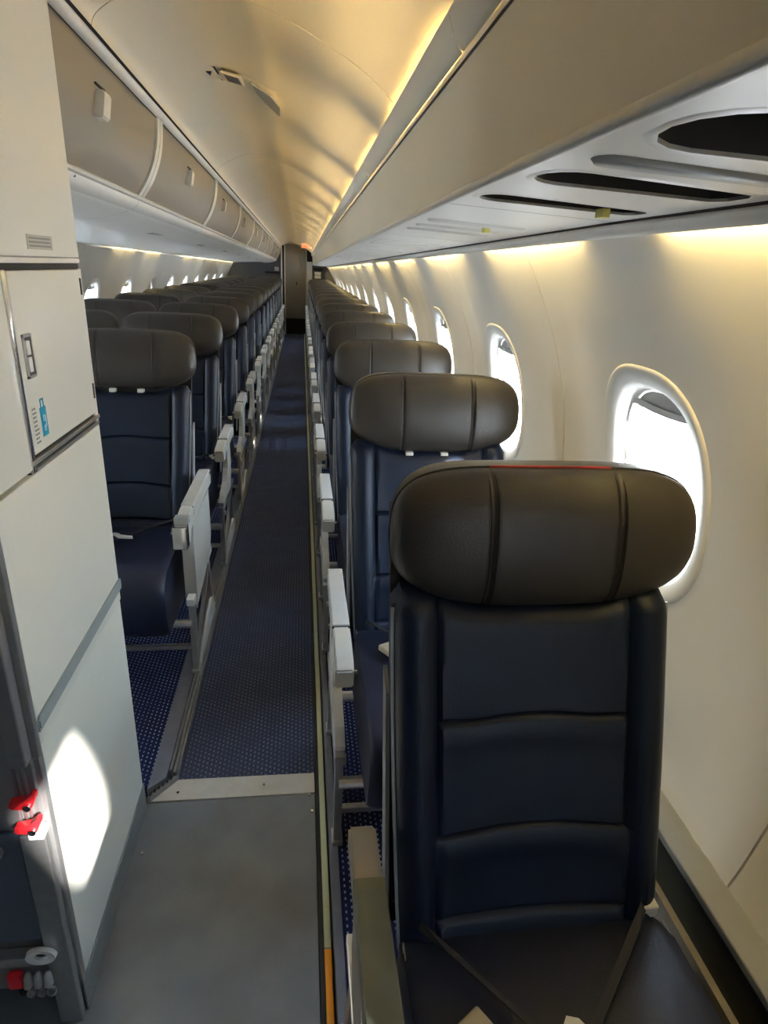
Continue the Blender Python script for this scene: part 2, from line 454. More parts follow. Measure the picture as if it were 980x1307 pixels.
# right edge: dark gap, luminescent strip, grey track
q = MB(); q.box(.0365, .0455, Y0, 12.95, -.012, .001); q.build('edge_gap', SEAM, fl, smooth=0)
q = MB(); q.box(.046, .060, .93, 12.95, -.01, .008, bev=.002); q.build('luminescent_strip', LUM, fl)
q = MB(); q.box(.046, .060, .842, .929, -.01, .009, bev=.002); q.build('luminescent_strip', LUM, fl)
q = MB(); q.box(.046, .060, .15, .841, -.01, .008, bev=.002); tag(q.build('luminescent_strip', ORANGE, fl), 'orange strip along the aisle edge')
q = MB(); q.box(.061, .064, Y0, 12.95, -.012, .004); q.build('edge_gap', SEAM, fl, smooth=0)
q = MB(); q.box(.065, .0845, Y0, 12.95, -.012, .028, bev=.002); q.build('seat_track', TRACK, fl)
for i, (x, y) in enumerate([(.02, 1.245), (.026, 1.19), (-.10, 1.285), (-.32, 1.275), (-.37, 1.10)]):
    q = MB(); ring = [(x + .0035 * math.cos(a), y + .0035 * math.sin(a)) for a in span(0, 2 * PI, 10)[:-1]]
    q.prism(ring, 2, .0, .0062); q.build('screw', CHROME, fl)

# ceiling ---------------------------------------------------------
ce = empty('ceiling'); tag(ce, kind='structure')
CP = [(-.3835, 1.694), (-.378, 1.708), (-.362, 1.723), (-.330, 1.742), (-.280, 1.764), (-.235, 1.777), (-.190, 1.779), (-.140, 1.769), (-.095, 1.754),
      (-.055, 1.743), (.0, 1.722), (.050, 1.699), (.100, 1.675), (.150, 1.643), (.185, 1.612), (.220, 1.585), (.250, 1.563), (.265, 1.550)]
def smooth_prof(p, n=3):
    o = []
    for i in range(len(p) - 1):
        a = p[max(i - 1, 0)]; b = p[i]; c = p[i + 1]; d = p[min(i + 2, len(p) - 1)]
        for j in range(n):
            t = j / n
            o.append(tuple(.5 * ((2 * b[k]) + (-a[k] + c[k]) * t + (2 * a[k] - 5 * b[k] + 4 * c[k] - d[k]) * t * t + (-a[k] + 3 * b[k] - 3 * c[k] + d[k]) * t ** 3) for k in (0, 1)))
    o.append(p[-1]); return o
CPS = smooth_prof(CP)
def ceil_z(x, y):
    for a, b in zip(CPS, CPS[1:]):
        if a[0] <= x <= b[0]: return a[1] + (b[1] - a[1]) * (x - a[0]) / (b[0] - a[0]) + droop(y)
    return CPS[-1][1]
cuts = [Y0, 1.440] + [1.44 + 1.83 * i for i in range(1, 7)] + [YE]
for a, b in zip(cuts, cuts[1:]):
    q = MB(); P = []
    a_, b_ = a + .0018, b - .0018
    for y in span(a_, b_, 48):
        row = []
        for x, z in CPS:
            # shallow transverse swells of the lining, deepened to darken the ceiling between lamps
            rel = .5 + .5 * math.cos((y - 1.64) / .787 * 2 * PI)
            row.append((x, y, z + droop(y) - .010 * rel ** 6 * smoothstep(-.12, .10, x)))
        P.append(row)
    P = [[(x, y, z + .01) for x, y, z in P[0]]] + P + [[(x, y, z + .01) for x, y, z in P[-1]]]
    q.grid(P); q.build('ceiling_panel', CEIL, ce, smooth=60)
q = MB(); q.sweep([(-.41, 1.690)] + [(x, z + .012) for x, z in CPS], span(Y0, YE, 14)); q.build('ceiling_backing', SEAM, ce)
# sealing shell above everything, so that no sky leaks in
q = MB()
A = [(CX + 1.13 * math.cos(t), .76 + 1.13 * math.sin(t)) for t in span(.50, PI - .50, 18)]
q.sweep(A, [Y0, YE], dr=False); q.build('roof_shell', SEAM, ce)
# right-hand valance with the cove lamps behind it
va = empty('trim_1'); tag(va, kind='structure')
vcuts = [Y0, .905, 2.03, 3.6, 5.4, 7.2, 9.0, 10.8, YE]
for a, b in zip(vcuts, vcuts[1:]):
    q = MB(); q.sweep([(.1990, 1.5555), (.1925, 1.560), (.183, 1.579), (.1765, 1.596), (.1795, 1.5975), (.187, 1.580), (.196, 1.562)], span(a + .0015, b - .0015, 8), close=True)
    q.build('valance_blade', FAIR, va, smooth=40)
q = MB(); q.sweep([(.1985, 1.5465), (.2003, 1.5590), (.268, 1.5515)], span(Y0, YE, 14)); q.build('cove_shelf', RAIL, va)
for i in range(18):
    a = 1.64 - .787 * 3 + .787 * i
    if a > 12.2: break
    q = MB(); q.tube([(.232, a + .10, 1.572 + droop(a)), (.232, a + .687, 1.572 + droop(a + .7))], .006, 8); q.build('cove_lamp', COVE, va)
# fairing face and its lower lip
q = MB(); prof = [(.2015, 1.545), (.203, 1.535), (.205, 1.50), (.206, 1.46), (.2055, 1.42), (.2045, 1.404)]
fr = empty('trim_2'); tag(fr, kind='structure')
q.sweep(prof, span(Y0, YE, 14)); q.sweep([(.2015, 1.545), (.212, 1.545)], span(Y0, YE, 14)); q.build('fairing_face', FAIR, fr)
q = MB(); q.sweep([(.2045, 1.404), (.2025, 1.401), (.2015, 1.397), (.2035, 1.3935), (.208, 1.3925), (.2125, 1.395), (.214, 1.400), (.208, 1.405)], span(Y0, YE, 14), close=True); q.build('lower_lip', RAIL, fr, smooth=50)

# right passenger service panels ---------------------------------
PA, PB = (.2145, 1.3955), (.476, 1.3850)
def psu_pt(u, v, d):      # u = x, v = y, d = depth up
    t = (u - PA[0]) / (PB[0] - PA[0])
    return (u, v, PA[1] + (PB[1] - PA[1]) * t + d + droop(v))
def bullet(y, x0, x1, w, taper=.75):
    """slot outline running across the panel: round nose on the aisle side, slanting far end"""
    o = []
    for i in range(9):
        a = PI / 2 + PI * i / 8
        o.append((x0 + w * .42 + w * .42 * math.cos(a), y + w / 2 * math.sin(a)))
    o += [(x1 - .01, y - w / 2 * taper), (x1, y - w / 4 * taper), (x1, y + w / 4 * taper), (x1 - .01, y + w / 2 * taper)]
    return o
def service_panel_right(i, y0, y1, slots, bars, label):
    r = empty('service_panel', (0, 0, 0)); r.parent = ce
    a, b = y0 + .0012, y1 - .0012
    outer = [(PA[0], a), (PB[0], a), (PB[0], b), (PA[0], b)]
    # subdivide the long sides so that the plate follows the droop
    plate(outer, slots, psu_pt, .035, PSU, 'panel_face', r, BLACK)
    for h in slots:   # rolled rim around each opening
        q = MB(); n = len(h); cxm = sum(p[0] for p in h) / n; cym = sum(p[1] for p in h) / n
        rings = []
        for (o_, d) in ((0, .002), (0, -.0008), (.003, -.0014), (.007, 0)):
            rings.append([psu_pt(u + math.copysign(min(abs(u - cxm), o_), u - cxm), v + math.copysign(o_, v - cym), d) for u, v in h])
        q.grid(rings, close_v=True); q.build('slot_rim', PSU, r, smooth=60)
    for (y, x0, x1, w, mt) in bars:
        o = bullet(y, x0, x1, w)
        q = MB(); n = len(o); c = (sum(p[0] for p in o) / n, sum(p[1] for p in o) / n)
        top = [psu_pt(u, v, 0) for u, v in o]; low = [psu_pt(u + (c[0] - u) * .04, v + (c[1] - v) * .22, -.004) for u, v in o]
        q.grid([top, low], close_v=True); q.add(low, [tuple(range(n))]); q.build('closed_slot', mt, r, smooth=50)
    return r
ys = [-.55, .225, 1.0]
yy = 1.0
while yy + .787 < 12.95: yy += .787; ys.append(yy)
ys.append(12.95)
for i, (a, b) in enumerate(zip(ys, ys[1:])):
    if i == 0:
        sl, bars = [bullet(.06, .24, .44, .10)], []; lab = 'pale service panel over the near seat, cut off by the right edge'
    elif i == 1:
        sl = [bullet(.868, .228, .452, .078), bullet(.668, .232, .452, .092), bullet(.432, .235, .455, .125)]
        bars = [(.555, .238, .455, .040, LEDGE)]; lab = 'pale service panel with long black open slots above the first seat'
    else:
        sl = []; m_ = (a + b) / 2
        bars = [(m_ - .13, .235, .43, .05, PSU), (m_, .235, .42, .04, PSU), (m_ + .12, .235, .43, .04, PSU)]
        lab = 'closed white overhead service panel, %s beyond the open slotted one' % ORD[i - 2]
    r = service_panel_right(i, a, b, sl, bars, lab)
    if i in (1, 2):
        q = MB(); p = psu_pt(.395 if i == 1 else .36, .862 if i == 1 else a + .30, -.003)
        q.box(p[0] - .006, p[0] + .006, p[1] - .010, p[1] + .010, p[2] - .008, p[2] + .003, bev=.001); tag(q.build('tab', YEL, r), 'small yellow tab')
# dark gap, closing fairing and strip lamps over the right wall
t3 = empty('trim_3'); tag(t3, kind='structure')
q = MB(); q.sweep([(.473, 1.393), (.4835, 1.393), (.4815, 1.374)], span(Y0, YE, 14)); q.build('gap', SEAM, t3)  # turned-down edge added to block lamp light leaking at the seam
for a, b in zip(ys, ys[1:]):
    q = MB(); q.sweep([(.4805, 1.3805), (.4795, 1.3775), (.481, 1.371), (.487, 1.3640), (.4895, 1.3640), (.490, 1.369), (.484, 1.384)], span(a + .22, b + .2185, 5), close=True); q.build('cover_strip', WALL, t3, smooth=50)
def lamp_strip(side, ya, yb, par):
    q = MB(); P = []
    for y in span(ya, yb, 6):
        d = droop(y)
        if side > 0: P.append([(.4860, y, 1.3800 + d), (.4910, y, 1.3835 + d), (.4980, y, 1.3850 + d)])
        else: P.append([(-1.262, y, 1.3835 + d), (-1.270, y, 1.3855 + d), (-1.285, y, 1.3815 + d)])
    q.grid(P); q.build('strip_lamp', WASH if side > 0 else STRIP, par, smooth=60)
for k in range(-1, 13):
    c = WIN0 + PITCHW * (k + .5)
    lamp_strip(1, c - .33, min(c + .30, 12.9), t3)
q = MB(); q.sweep([(.484, 1.3865), (.512, 1.3865), (.53, 1.37)], span(Y0, YE, 14)); q.build('lamp_tray', WALL, t3)

# left overhead bins ----------------------------------------------
BS = 1.178
def bs(p): return [(x * BS, 1.3 + (z - 1.3) * BS) for x, z in p]
DP = bs([(-.3450, 1.6170), (-.3465, 1.590), (-.3515, 1.555), (-.3620, 1.520), (-.3800, 1.482), (-.4030, 1.449)])
DPS = smooth_prof(DP, 3)
def offs(prof, d):
    o = []
    for i, p in enumerate(prof):
        a = prof[max(i - 1, 0)]; b = prof[min(i + 1, len(prof) - 1)]
        tx, tz = b[0] - a[0], b[1] - a[1]; L = math.hypot(tx, tz)
        o.append((p[0] - tz / L * d, p[1] + tx / L * d))
    return o
BP = 1.262
edges = [2.11 + BP * i for i in range(-1, 11)]
edges = [y for y in edges if y < 12.5] + [12.90]
lt = empty('trim_4'); tag(lt, kind='structure')
ye = [1.24] + edges[1:]
for a, b in zip(ye, ye[1:]):
    q = MB(); q.sweep(bs([(-.3450, 1.6180), (-.3395, 1.6175), (-.3325, 1.6225), (-.3290, 1.6290), (-.3320, 1.6335), (-.3400, 1.6330), (-.346, 1.627)]), span(a + .001, b - .001, 4), close=True)
    q.build('rail', RAIL, lt, smooth=50)
    q = MB(); q.sweep(bs([(-.3490, 1.6180), (-.3425, 1.6165), (-.3425, 1.6135)]), span(a, b, 4)); q.build('seam', SEAM, lt)
for i, (a, b) in enumerate(zip(edges, edges[1:])):
    r = empty('overhead_bin', (0, 0, 0))
    tag(r, 'beige overhead bin door, %s' % ('nearest the galley wall, partly hidden by it' if i == 0 else 'last one before the rear bulkhead' if i == len(edges) - 2 else ORD[i] + ' counted from the galley wall'),
        'overhead bin', 'overhead bins above the left seats')
    a0 = max(a, 1.238)
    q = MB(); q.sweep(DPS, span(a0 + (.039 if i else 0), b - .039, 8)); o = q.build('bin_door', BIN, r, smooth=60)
    # latch: a small upright block standing off the door
    yc = a + BP * [.56, .42, .27][min(i, 2)]; d = droop(yc)
    q = MB(); q.prism([(x, z + d) for x, z in bs([(-.3555, 1.568), (-.3375, 1.566), (-.3355, 1.561), (-.3410, 1.529), (-.3450, 1.525), (-.3650, 1.527)])], 1, yc - .024, yc + .024)
    tag(q.build('latch', RAIL, o, smooth=0), 'cream latch block')
    q = MB(); q.prism([(x, z + d) for x, z in bs([(-.3555, 1.575), (-.3450, 1.575), (-.3450, 1.572), (-.3555, 1.572)])], 1, yc - .036, yc + .026); q.build('latch_shadow_gap', SEAM, o, smooth=0)
    # frame: dark joint, cream divider posts at both sides
    q = MB(); q.sweep(offs(DPS, -.006), span(a0, b, 4)); q.build('bin_body', SEAM, r)
    for s_, yy in ((0, a), (1, b)):
        ya, yb = (yy + .002, yy + .036) if s_ == 0 else (yy - .036, yy - .002)
        if yb < 1.24: continue
        q = MB(); prof = offs(DPS, .006) + list(reversed(offs(DPS, -.006))); q.sweep(prof, [ya, yb], close=True); q.build('divider_post', RAIL, r, smooth=50)
    q = MB(); q.sweep(bs([(-.4040, 1.4490), (-.3990, 1.4480), (-.3960, 1.4440), (-.3985, 1.4395), (-.4060, 1.4385), (-.410, 1.444)]), span(a0 + .001, b - .001, 4), close=True); q.build('bin_lip', RAIL, r, smooth=50)
# underside of the bins
for i, (a, b) in enumerate(zip(edges, edges[1:])):
    r = empty('service_panel', (0, 0, 0)); a0 = max(a, 1.238); r.parent = ce
    q = MB(); q.sweep(smooth_prof(bs([(-.4060, 1.4380), (-.4090, 1.4290), (-.4180, 1.4200), (-.4320, 1.4150)]), 2), span(a0 + .001, b - .001, 5)); q.build('front_strip', PSU, r, smooth=60)
    q = MB(); q.sweep(smooth_prof([(-.5105, 1.4385), (-.5115, 1.4340), (-.54, 1.4230), (-.60, 1.4070), (-.68, 1.4000), (-.7250, 1.4020), (-.7500, 1.4080)], 3), span(a0 + .001, b - .001, 6)); q.build('panel_face', PSU, r, smooth=60)
    q = MB(); q.sweep(smooth_prof([(-.7500, 1.4080), (-.86, 1.4060), (-1.02, 1.3960), (-1.16, 1.3880), (-1.255, 1.3800), (-1.262, 1.3840)], 3), span(a0 + .001, b - .001, 5)); q.build('outer_panel', PSU, r, smooth=60)
    # latch lip and thin slots
    yc = (a + b) / 2
    q = MB(); q.box(-.64, -.60, yc + .12, yc + .30, 1.4020 + droop(yc), 1.4060 + droop(yc), bev=.001); q.build('slot_trim', LEDGE, r)
# triangle marker on the first strip
q = MB()
q.add([(-.4765, 1.555, 1.4555), (-.4890, 1.530, 1.4400), (-.4890, 1.580, 1.4400)], [(0, 1, 2)])
t5 = empty('trim_5'); tag(t5, kind='structure')
q.build('marker', BLACK, t5, smooth=0)
q = MB(); q.sweep([(-1.262, 1.387), (-1.31, 1.387), (-1.31, 1.36)], span(1.24, YE, 14)); q.build('lamp_tray', WALL, t5)
for k in range(4, 13):
    if k == 6: continue
    c = WIN0 + PITCHW * (k + .5); lamp_strip(-1, c - .33, min(c + .30, 12.9), t5)

# rear bulkheads, door --------------------------------------------
d0 = empty('door_1', (0, 0, 0)); tag(d0, kind='structure')
q = MB(); q.box(-.310, .080, 12.955, 12.975, .30, 1.66, bev=.003); q.build('door_leaf', DOORM, d0)
q = MB(); q.box(-.310, .080, 12.956, 12.974, .0, .298); q.build('kick_plate', BLACK, d0, smooth=0)  # black plate standing in for the shadowed opening at the door foot
q = MB(); q.box(-.108, -.090, 12.945, 12.956, .93, .985, bev=.003); tag(q.build('door_handle', BLACK, d0), 'small black latch')
q = MB(); q.box(-.335, -.312, 12.90, 12.97, .0, 1.62); q.build('door_jamb', RAIL, d0, smooth=0)
q = MB(); q.box(.082, .100, 12.93, 12.97, .0, 1.52); q.build('door_jamb', RAIL, d0, smooth=0)
wb = empty('wall_rear'); tag(wb, kind='structure')
q = MB(); q.box(-1.50, -.395, 12.93, 12.97, .0, 1.72, bev=.004); q.build('bulkhead', BULK, wb)
q = MB(); q.box(-.396, -.372, 12.88, 12.98, .0, 1.60, bev=.003); q.build('edge_post', WHITE, wb)
q = MB(); q.box(-.371, -.336, 12.96, 12.98, .0, 1.72); q.build('gap', BLACK, wb, smooth=0)
q = MB(); q.box(.20, .75, 12.93, 12.97, .0, 1.60, bev=.004); q.build('bulkhead', BULK, wb)
q = MB(); q.box(.101, .199, 12.90, 12.97, .0, 1.36, bev=.004); q.build('edge_post', RAIL, wb)
q = MB(); q.box(-.335, .1, 12.97, 12.98, 1.45, 1.80); q.build('header', CEIL, wb, smooth=0)
q = MB(); q.box(-1.5, .8, 12.985, 13.0, -.05, 1.95); q.build('rear_shell', SEAM, wb, smooth=0)
def top(name, q, m, label, cat, group=None, smooth=35):
    return tag(q.build(name, m, None, smooth=smooth), label, cat, group)
q = MB(); q.box(-.70, -.42, 12.905, 12.93, 1.115, 1.15, bev=.004); top('slot_holder', q, BLACK, 'black slot on the dark rear bulkhead left of the door', 'slot')
q = MB(); q.box(-.52, -.44, 12.915, 12.93, 1.17, 1.24, bev=.003); top('placard', q, GREYP, 'small pale placard on the dark rear bulkhead left of the door', 'sign')
r = empty('placard', (.31, 12.92, 1.13)); tag(r, 'white notice panel on the dark bulkhead right of the rear door', 'sign')
for z0, z1 in ((.0, .055), (-.065, -.008)):
    q = MB(); q.box(-.06, .06, -.004, .009, z0, z1, bev=.003); q.build('notice', WHITE, r)
q = MB(); q.box(.23, .40, 12.905, 12.93, 1.205, 1.25, bev=.003); top('slot_holder', q, BLACK, 'black slot above the white notice right of the rear door', 'slot')
# exit sign on the ceiling near the rear
r = empty('exit_sign', (.07, 10.6, ceil_z(.07, 10.6) - .004)); tag(r, 'glowing orange EXIT sign hanging from the far end of the ceiling', 'sign')
q = MB(); q.box(-.085, .085, -.012, .012, -.068, .004, bev=.004); q.build('housing', RAIL, r)
cu = bpy.data.curves.new('letters', 'FONT'); cu.body = 'EXIT'; cu.size = .066; cu.extrude = .002; cu.align_x = 'CENTER'; cu.align_y = 'CENTER'
lo = bpy.data.objects.new('letters_tmp', cu); COL.objects.link(lo)
dg = bpy.context.evaluated_depsgraph_get(); me = bpy.data.meshes.new_from_object(lo.evaluated_get(dg)); bpy.data.objects.remove(lo)
me.materials.append(EXITM) if not me.materials else None
me.materials.clear(); me.materials.append(EXITM)
lt_ = bpy.data.objects.new('letters', me); COL.objects.link(lt_); lt_.parent = r; lt_.location = (0, -.0135, -.033); lt_.rotation_euler = (PI / 2, 0, 0)
tag(lt_, 'glowing orange letters EXIT')

# ceiling unit (speaker / lamp blister) ---------------------------
def on_ceiling(u, y, d):
    u, y = -.200 + (u + .200) * 1.12, 2.03 + (y - 2.03) * 1.5
    return (u, y, ceil_z(u, y) - d)
r = empty('ceiling_unit', (0, 0, 0)); tag(r, 'cream moulded blister with grille and grey lens on the ceiling', 'ceiling fitting')
q = MB(); P = []
for i in range(15):
    t = i / 14; x = -.238 + .155 * t; hw = .022 + .030 * math.sin(min(1, t * 1.15) * PI / 2); yc = 2.035 + .045 * t
    P.append([on_ceiling(x, yc + hw * s_, .0005 + .010 * (1 - abs(s_) ** 3) * math.sin(min(1.0, t * 1.6) * PI / 2)) for s_ in span(-1, 1, 10)])
q.grid(P); q.build('blister', CEIL, r, smooth=60)
def quad_on(name, pts, d, m, th=.002):
    q = MB(); n = len(pts)
    top_ = [on_ceiling(u, v, d) for u, v in pts]; bot = [on_ceiling(u, v, d + th) for u, v in pts]
    q.grid([top_, bot], close_v=True); q.add(bot, [tuple(range(n))]); return q.build(name, m, r, smooth=0)
quad_on('grille', [(-.205, 2.000), (-.172, 2.008), (-.168, 2.050), (-.200, 2.044)], .007, GRILL, .005)
quad_on('grille_frame', [(-.211, 1.994), (-.166, 2.003), (-.161, 2.057), (-.205, 2.050)], .0055, CEIL, .0052)
quad_on('slit', [(-.226, 1.985), (-.222, 1.985), (-.215, 2.065), (-.219, 2.065)], .001, SEAM)
quad_on('marker', [(-.246, 2.005), (-.234, 2.010), (-.240, 2.030)], .001, BLACK)
quad_on('lens', [(-.140, 2.01), (-.098, 2.035), (-.078, 2.10), (-.080, 2.165), (-.085, 2.175), (-.118, 2.105), (-.135, 2.06)], .0098, LEDGE, .004)

# ------------------------------------------------------------------ galley
g = empty('galley_unit', (-.39, .775, 0)); tag(g, 'tall white galley cabinet wall at the left edge of the aisle', 'galley')
GX, GY = -.39, .775
def G(q, name, m, par=None, sm=35):
    o = q.build(name, m, par or g, smooth=sm); 
    # geometry is given in world space: shift into the parent's frame
    o.data.transform(Matrix.Translation((-GX, -GY, 0)) if True else Matrix()); return o
q = MB(); q.box(-1.42, -.404, .778, 1.2345, .472, 1.9); G(q, 'carcass', GALLEY, sm=0)
q = MB(); q.box(-1.42, -.404, 1.215, 1.2345, .02, .471); G(q, 'rear_panel', GALLEY, sm=0)
q = MB(); q.box(-1.42, -.92, .778, 1.214, .02, .471); G(q, 'stowage_box', GALLEY, sm=0)
q = MB(); q.box(-.433, -.394, .758, .7745, .0, .458, bev=.004); G(q, 'front_post', METAL)
q = MB(); q.box(-.415, -.393, .750, .7745, .459, .470, bev=.002); G(q, 'post_cap', WHITE)
q = MB(); q.box(-.404, -.3905, .776, 1.236, 1.292, 1.93, bev=.002); G(q, 'upper_panel', GALLEY)
q = MB(); q.box(-.404, -.3900, .776, 1.236, 1.283, 1.291, bev=.002); G(q, 'trim_strip', RAIL)
q = MB(); q.box(-.404, -.3935, .776, 1.236, 1.276, 1.283); G(q, 'shadow_gap', SEAM, sm=0)
q = MB(); q.box(-.404, -.3905, .776, .9170, 1.0, 1.275, bev=.002); G(q, 'side_panel', GALLEY)
q = MB(); q.box(-.404, -.3885, .9175, .9290, .995, 1.275, bev=.002); G(q, 'hinge_strip', CHROME)
q = MB(); q.box(-.404, -.394, .918, 1.235, .99, 1.276); G(q, 'door_recess', SEAM, sm=0)
q = MB(); q.box(-.401, -.3885, .9305, 1.2180, 1.0190, 1.2735, bev=.003); gd = G(q, 'cabinet_door', GALLEY)
q = MB(); q.box(-.404, -.3900, 1.2195, 1.2360, 1.000, 1.275, bev=.002); G(q, 'door_stile', RAIL)
for z in (1.245, 1.06):
    q = MB(); q.box(-.404, -.3880, 1.2185, 1.2245, z - .014, z + .014, bev=.001); G(q, 'hinge', SEAM)
q = MB(); q.box(-.404, -.3875, .918, 1.236, 1.0060, 1.0130, bev=.0015); G(q, 'lower_trim', METAL)
q = MB(); q.box(-.404, -.3895, .918, 1.236, .9945, .9990, bev=.001); G(q, 'lower_trim', METAL)
# recessed latch: frame and two paddles
q = MB()
for (a, b, c, d) in ((.944, .972, 1.186, 1.190), (.944, .972, 1.129, 1.133), (.944, .947, 1.129, 1.190), (.969, .972, 1.129, 1.190)):
    q.box(-.390, -.3855, a, b, c, d)
lk = G(q, 'latch', METAL, gd, sm=0)
q = MB(); q.box(-.390, -.3878, .947, .969, 1.133, 1.186); G(q, 'latch_pocket', GRILL, gd, sm=0)
for z0, z1 in ((1.161, 1.181), (1.137, 1.158)):
    q = MB(); q.box(-.390, -.3848, .9505, .9625, z0, z1, bev=.002); G(q, 'latch_paddle', WHITE, gd)
# stickers on the door
def flat_lines(name, x, y0, y1, z0, z1, n, m, par, seed=1, vertical=False):
    rr = random.Random(seed); q = MB()
    for i in range(n):
        z = z1 - (z1 - z0) * (i + .5) / n; h = (z1 - z0) / n * .22; y = y0
        while y < y1 - .003:
            L = rr.uniform(.003, .008); e_ = min(y + L, y1); q.box(x, x + .0004, y, e_, z - h, z + h); y = e_ + .0018
    o = G(q, name, m, par, sm=0); o['kind'] = 'stuff'; return o
q = MB(); q.box(-.3886, -.3880, .937, .957, 1.030, 1.090); st = G(q, 'instruction_sticker', GALLEY, gd, sm=0)
flat_lines('sticker_print', -.3880, .940, .955, 1.032, 1.088, 9, INK, gd, 3)
q = MB(); q.box(-.3886, -.3878, .967, .9895, 1.038, 1.082, bev=.0003); bs = G(q, 'blue_tag_sticker', BLUE, gd, sm=0); tag(bs, 'blue bag-tag shaped sticker')
q = MB()
for (a, b, c, d) in ((.972, .985, 1.092, 1.0945), (.972, .9745, 1.081, 1.0945), (.9825, .985, 1.081, 1.0945)): q.box(-.3886, -.3878, a, b, c, d)
G(q, 'tag_loop', BLUE, gd, sm=0)
q = MB()
for (y0, y1, z0, z1) in ((.975, .9765, 1.060, 1.070), (.975, .981, 1.0685, 1.070), (.9795, .981, 1.060, 1.070), (.983, .9845, 1.052, 1.068), (.975, .981, 1.0455, 1.047), (.975, .9765, 1.0455, 1.054), (.979, .981, 1.049, 1.0555)):
    q.box(-.3879, -.3874, y0, y1, z0, z1)
G(q, 'tag_print', WHITE, gd, sm=0)
q = MB(); q.box(-.3907, -.3898, 1.018, 1.115, 1.302, 1.322, bev=.0003); pl = G(q, 'placard', GREYP, sm=0)
flat_lines('placard_print', -.3898, 1.025, 1.108, 1.304, 1.320, 3, INK, g, 5)
# lower face, rub strip, kick
q = MB(); q.box(-.404, -.3905, .790, 1.236, .605, .993, bev=.002); G(q, 'mid_panel', GALLEY)
q = MB(); q.box(-.404, -.3925, .792, 1.236, .075, .604, bev=.002); G(q, 'lower_panel', GALLEY)
q = MB(); q.prism([(.789, .632), (.789, .648), (.797, .655), (1.236, .655), (1.238, .651), (1.238, .636), (1.236, .632)], 0, -.391, -.3865); G(q, 'rub_strip', RUB, sm=0)
q = MB()
for zz in (.639, .6435, .648): q.box(-.3868, -.386, .7905, .793, zz - .0012, zz + .0012)
G(q, 'strip_rivet', SEAM, sm=0)['kind'] = 'stuff'
q = MB(); q.box(-.404, -.3895, .776, 1.238, .0, .074, bev=.002); G(q, 'kick_plate', KICK)
q = MB(); q.box(-.404, -.3885, .7755, .7885, .595, 1.9, bev=.003); G(q, 'corner_post', GALLEYM)
q = MB(); q.box(-.404, -.3900, .776, .7915, .0, .594, bev=.002); G(q, 'corner_post', GALLEYM)
# front of the galley, facing the entrance
q = MB(); q.box(-.424, -.399, .755, .777, .595, 1.35, bev=.004); G(q, 'door_edge', GALLEYM)
q = MB(); q.box(-.60, -.425, .762, .777, .47, 1.35, bev=.003); G(q, 'front_panel', GALLEYM)
q = MB()
for x in (-.418, -.410): q.box(x - .0015, x + .0015, .764, .777, .45, .594)
G(q, 'latch_rail', METAL, sm=0)
q = MB(); q.box(-.428, -.3985, .768, .7775, .46, .594, bev=.002); G(q, 'front_stile', GALLEYM)
for z in (.527, .478):
    q = MB(); q.prism([(-.432, z + .002), (-.430, z + .010), (-.408, z + .014), (-.397, z + .024), (-.392, z + .024), (-.393, z + .015), (-.401, z - .004), (-.406, z - .008), (-.412, z - .004), (-.428, z - .002)], 1, .748, .760)
    o = G(q, 'latch', RED, sm=0); tag(o, 'red quarter-turn latch')
    q = MB(); ring = [(-.405 + .0055 * math.cos(a), z + .002 + .0055 * math.sin(a)) for a in span(0, 2 * PI, 16)[:-1]]; q.prism(ring, 1, .744, .768); G(q, 'latch_pivot', CHROME, o)
# service trolley parked in the galley
t = empty('service_trolley', (-.60, .80, 0)); tag(t, 'grey metal service trolley parked under the galley counter', 'trolley')
def T(q, name, m, par=None, sm=35):
    o = q.build(name, m, par or t, smooth=sm); o.data.transform(Matrix.Translation((.60, -.80, 0))); return o
q = MB(); q.box(-.78, -.434, .768, .777, .21, .455, bev=.004); T(q, 'door', CARTG)
q = MB(); q.box(-.79, -.436, .778, 1.18, .075, .455, bev=.006); T(q, 'body', GALLEYM)
q = MB(); q.box(-.78, -.434, .755, .777, .165, .185, bev=.003); T(q, 'bumper_bar', METAL)
# round eye on the bar
q = MB(); R1 = []
for a in span(0, 2 * PI, 20)[:-1]:
    R1.append([(-.437 + rr * 1.4 * math.cos(a), yy, .192 + rr * math.sin(a)) for rr, yy in ((.008, .751), (.017, .749), (.018, .7565), (.008, .7565))])
q.grid(R1, close_u=True, close_v=True); T(q, 'bar_eye', WHITE)
q = MB(); R1 = []
for a in span(0, 2 * PI, 20)[:-1]:
    R1.append([(-.478 + rr * math.cos(a), yy, .42 + rr * math.sin(a)) for rr, yy in ((.010, .764), (.014, .762), (.014, .768), (.010, .768))])
q.grid(R1, close_u=True, close_v=True); T(q, 'ring_pull', METAL)
for i in range(3):
    x = -.462 + .016 * i; q = MB()
    q.tube([(x, .750, .158), (x, .747, .150), (x + .001, .743, .135), (x + .002, .744, .115), (x + .002, .748, .104), (x + .002, .752, .099)], [.003, .0065, .0078, .0078, .006, .002], 14); T(q, 'pedal_pad', LEDGE)
q = MB(); q.box(-.500, -.477, .752, .766, .112, .146, bev=.004); tag(T(q, 'brake_pedal', RED), 'red brake pedal')
for x in (-.50, -.72):
    for y in (.83, 1.15):
        q = MB(); ring = [(y + .035 * math.cos(a), .036 + .035 * math.sin(a)) for a in span(0, 2 * PI, 20)[:-1]]; q.prism(ring, 0, x - .012, x + .012); T(q, 'caster', BLACK)

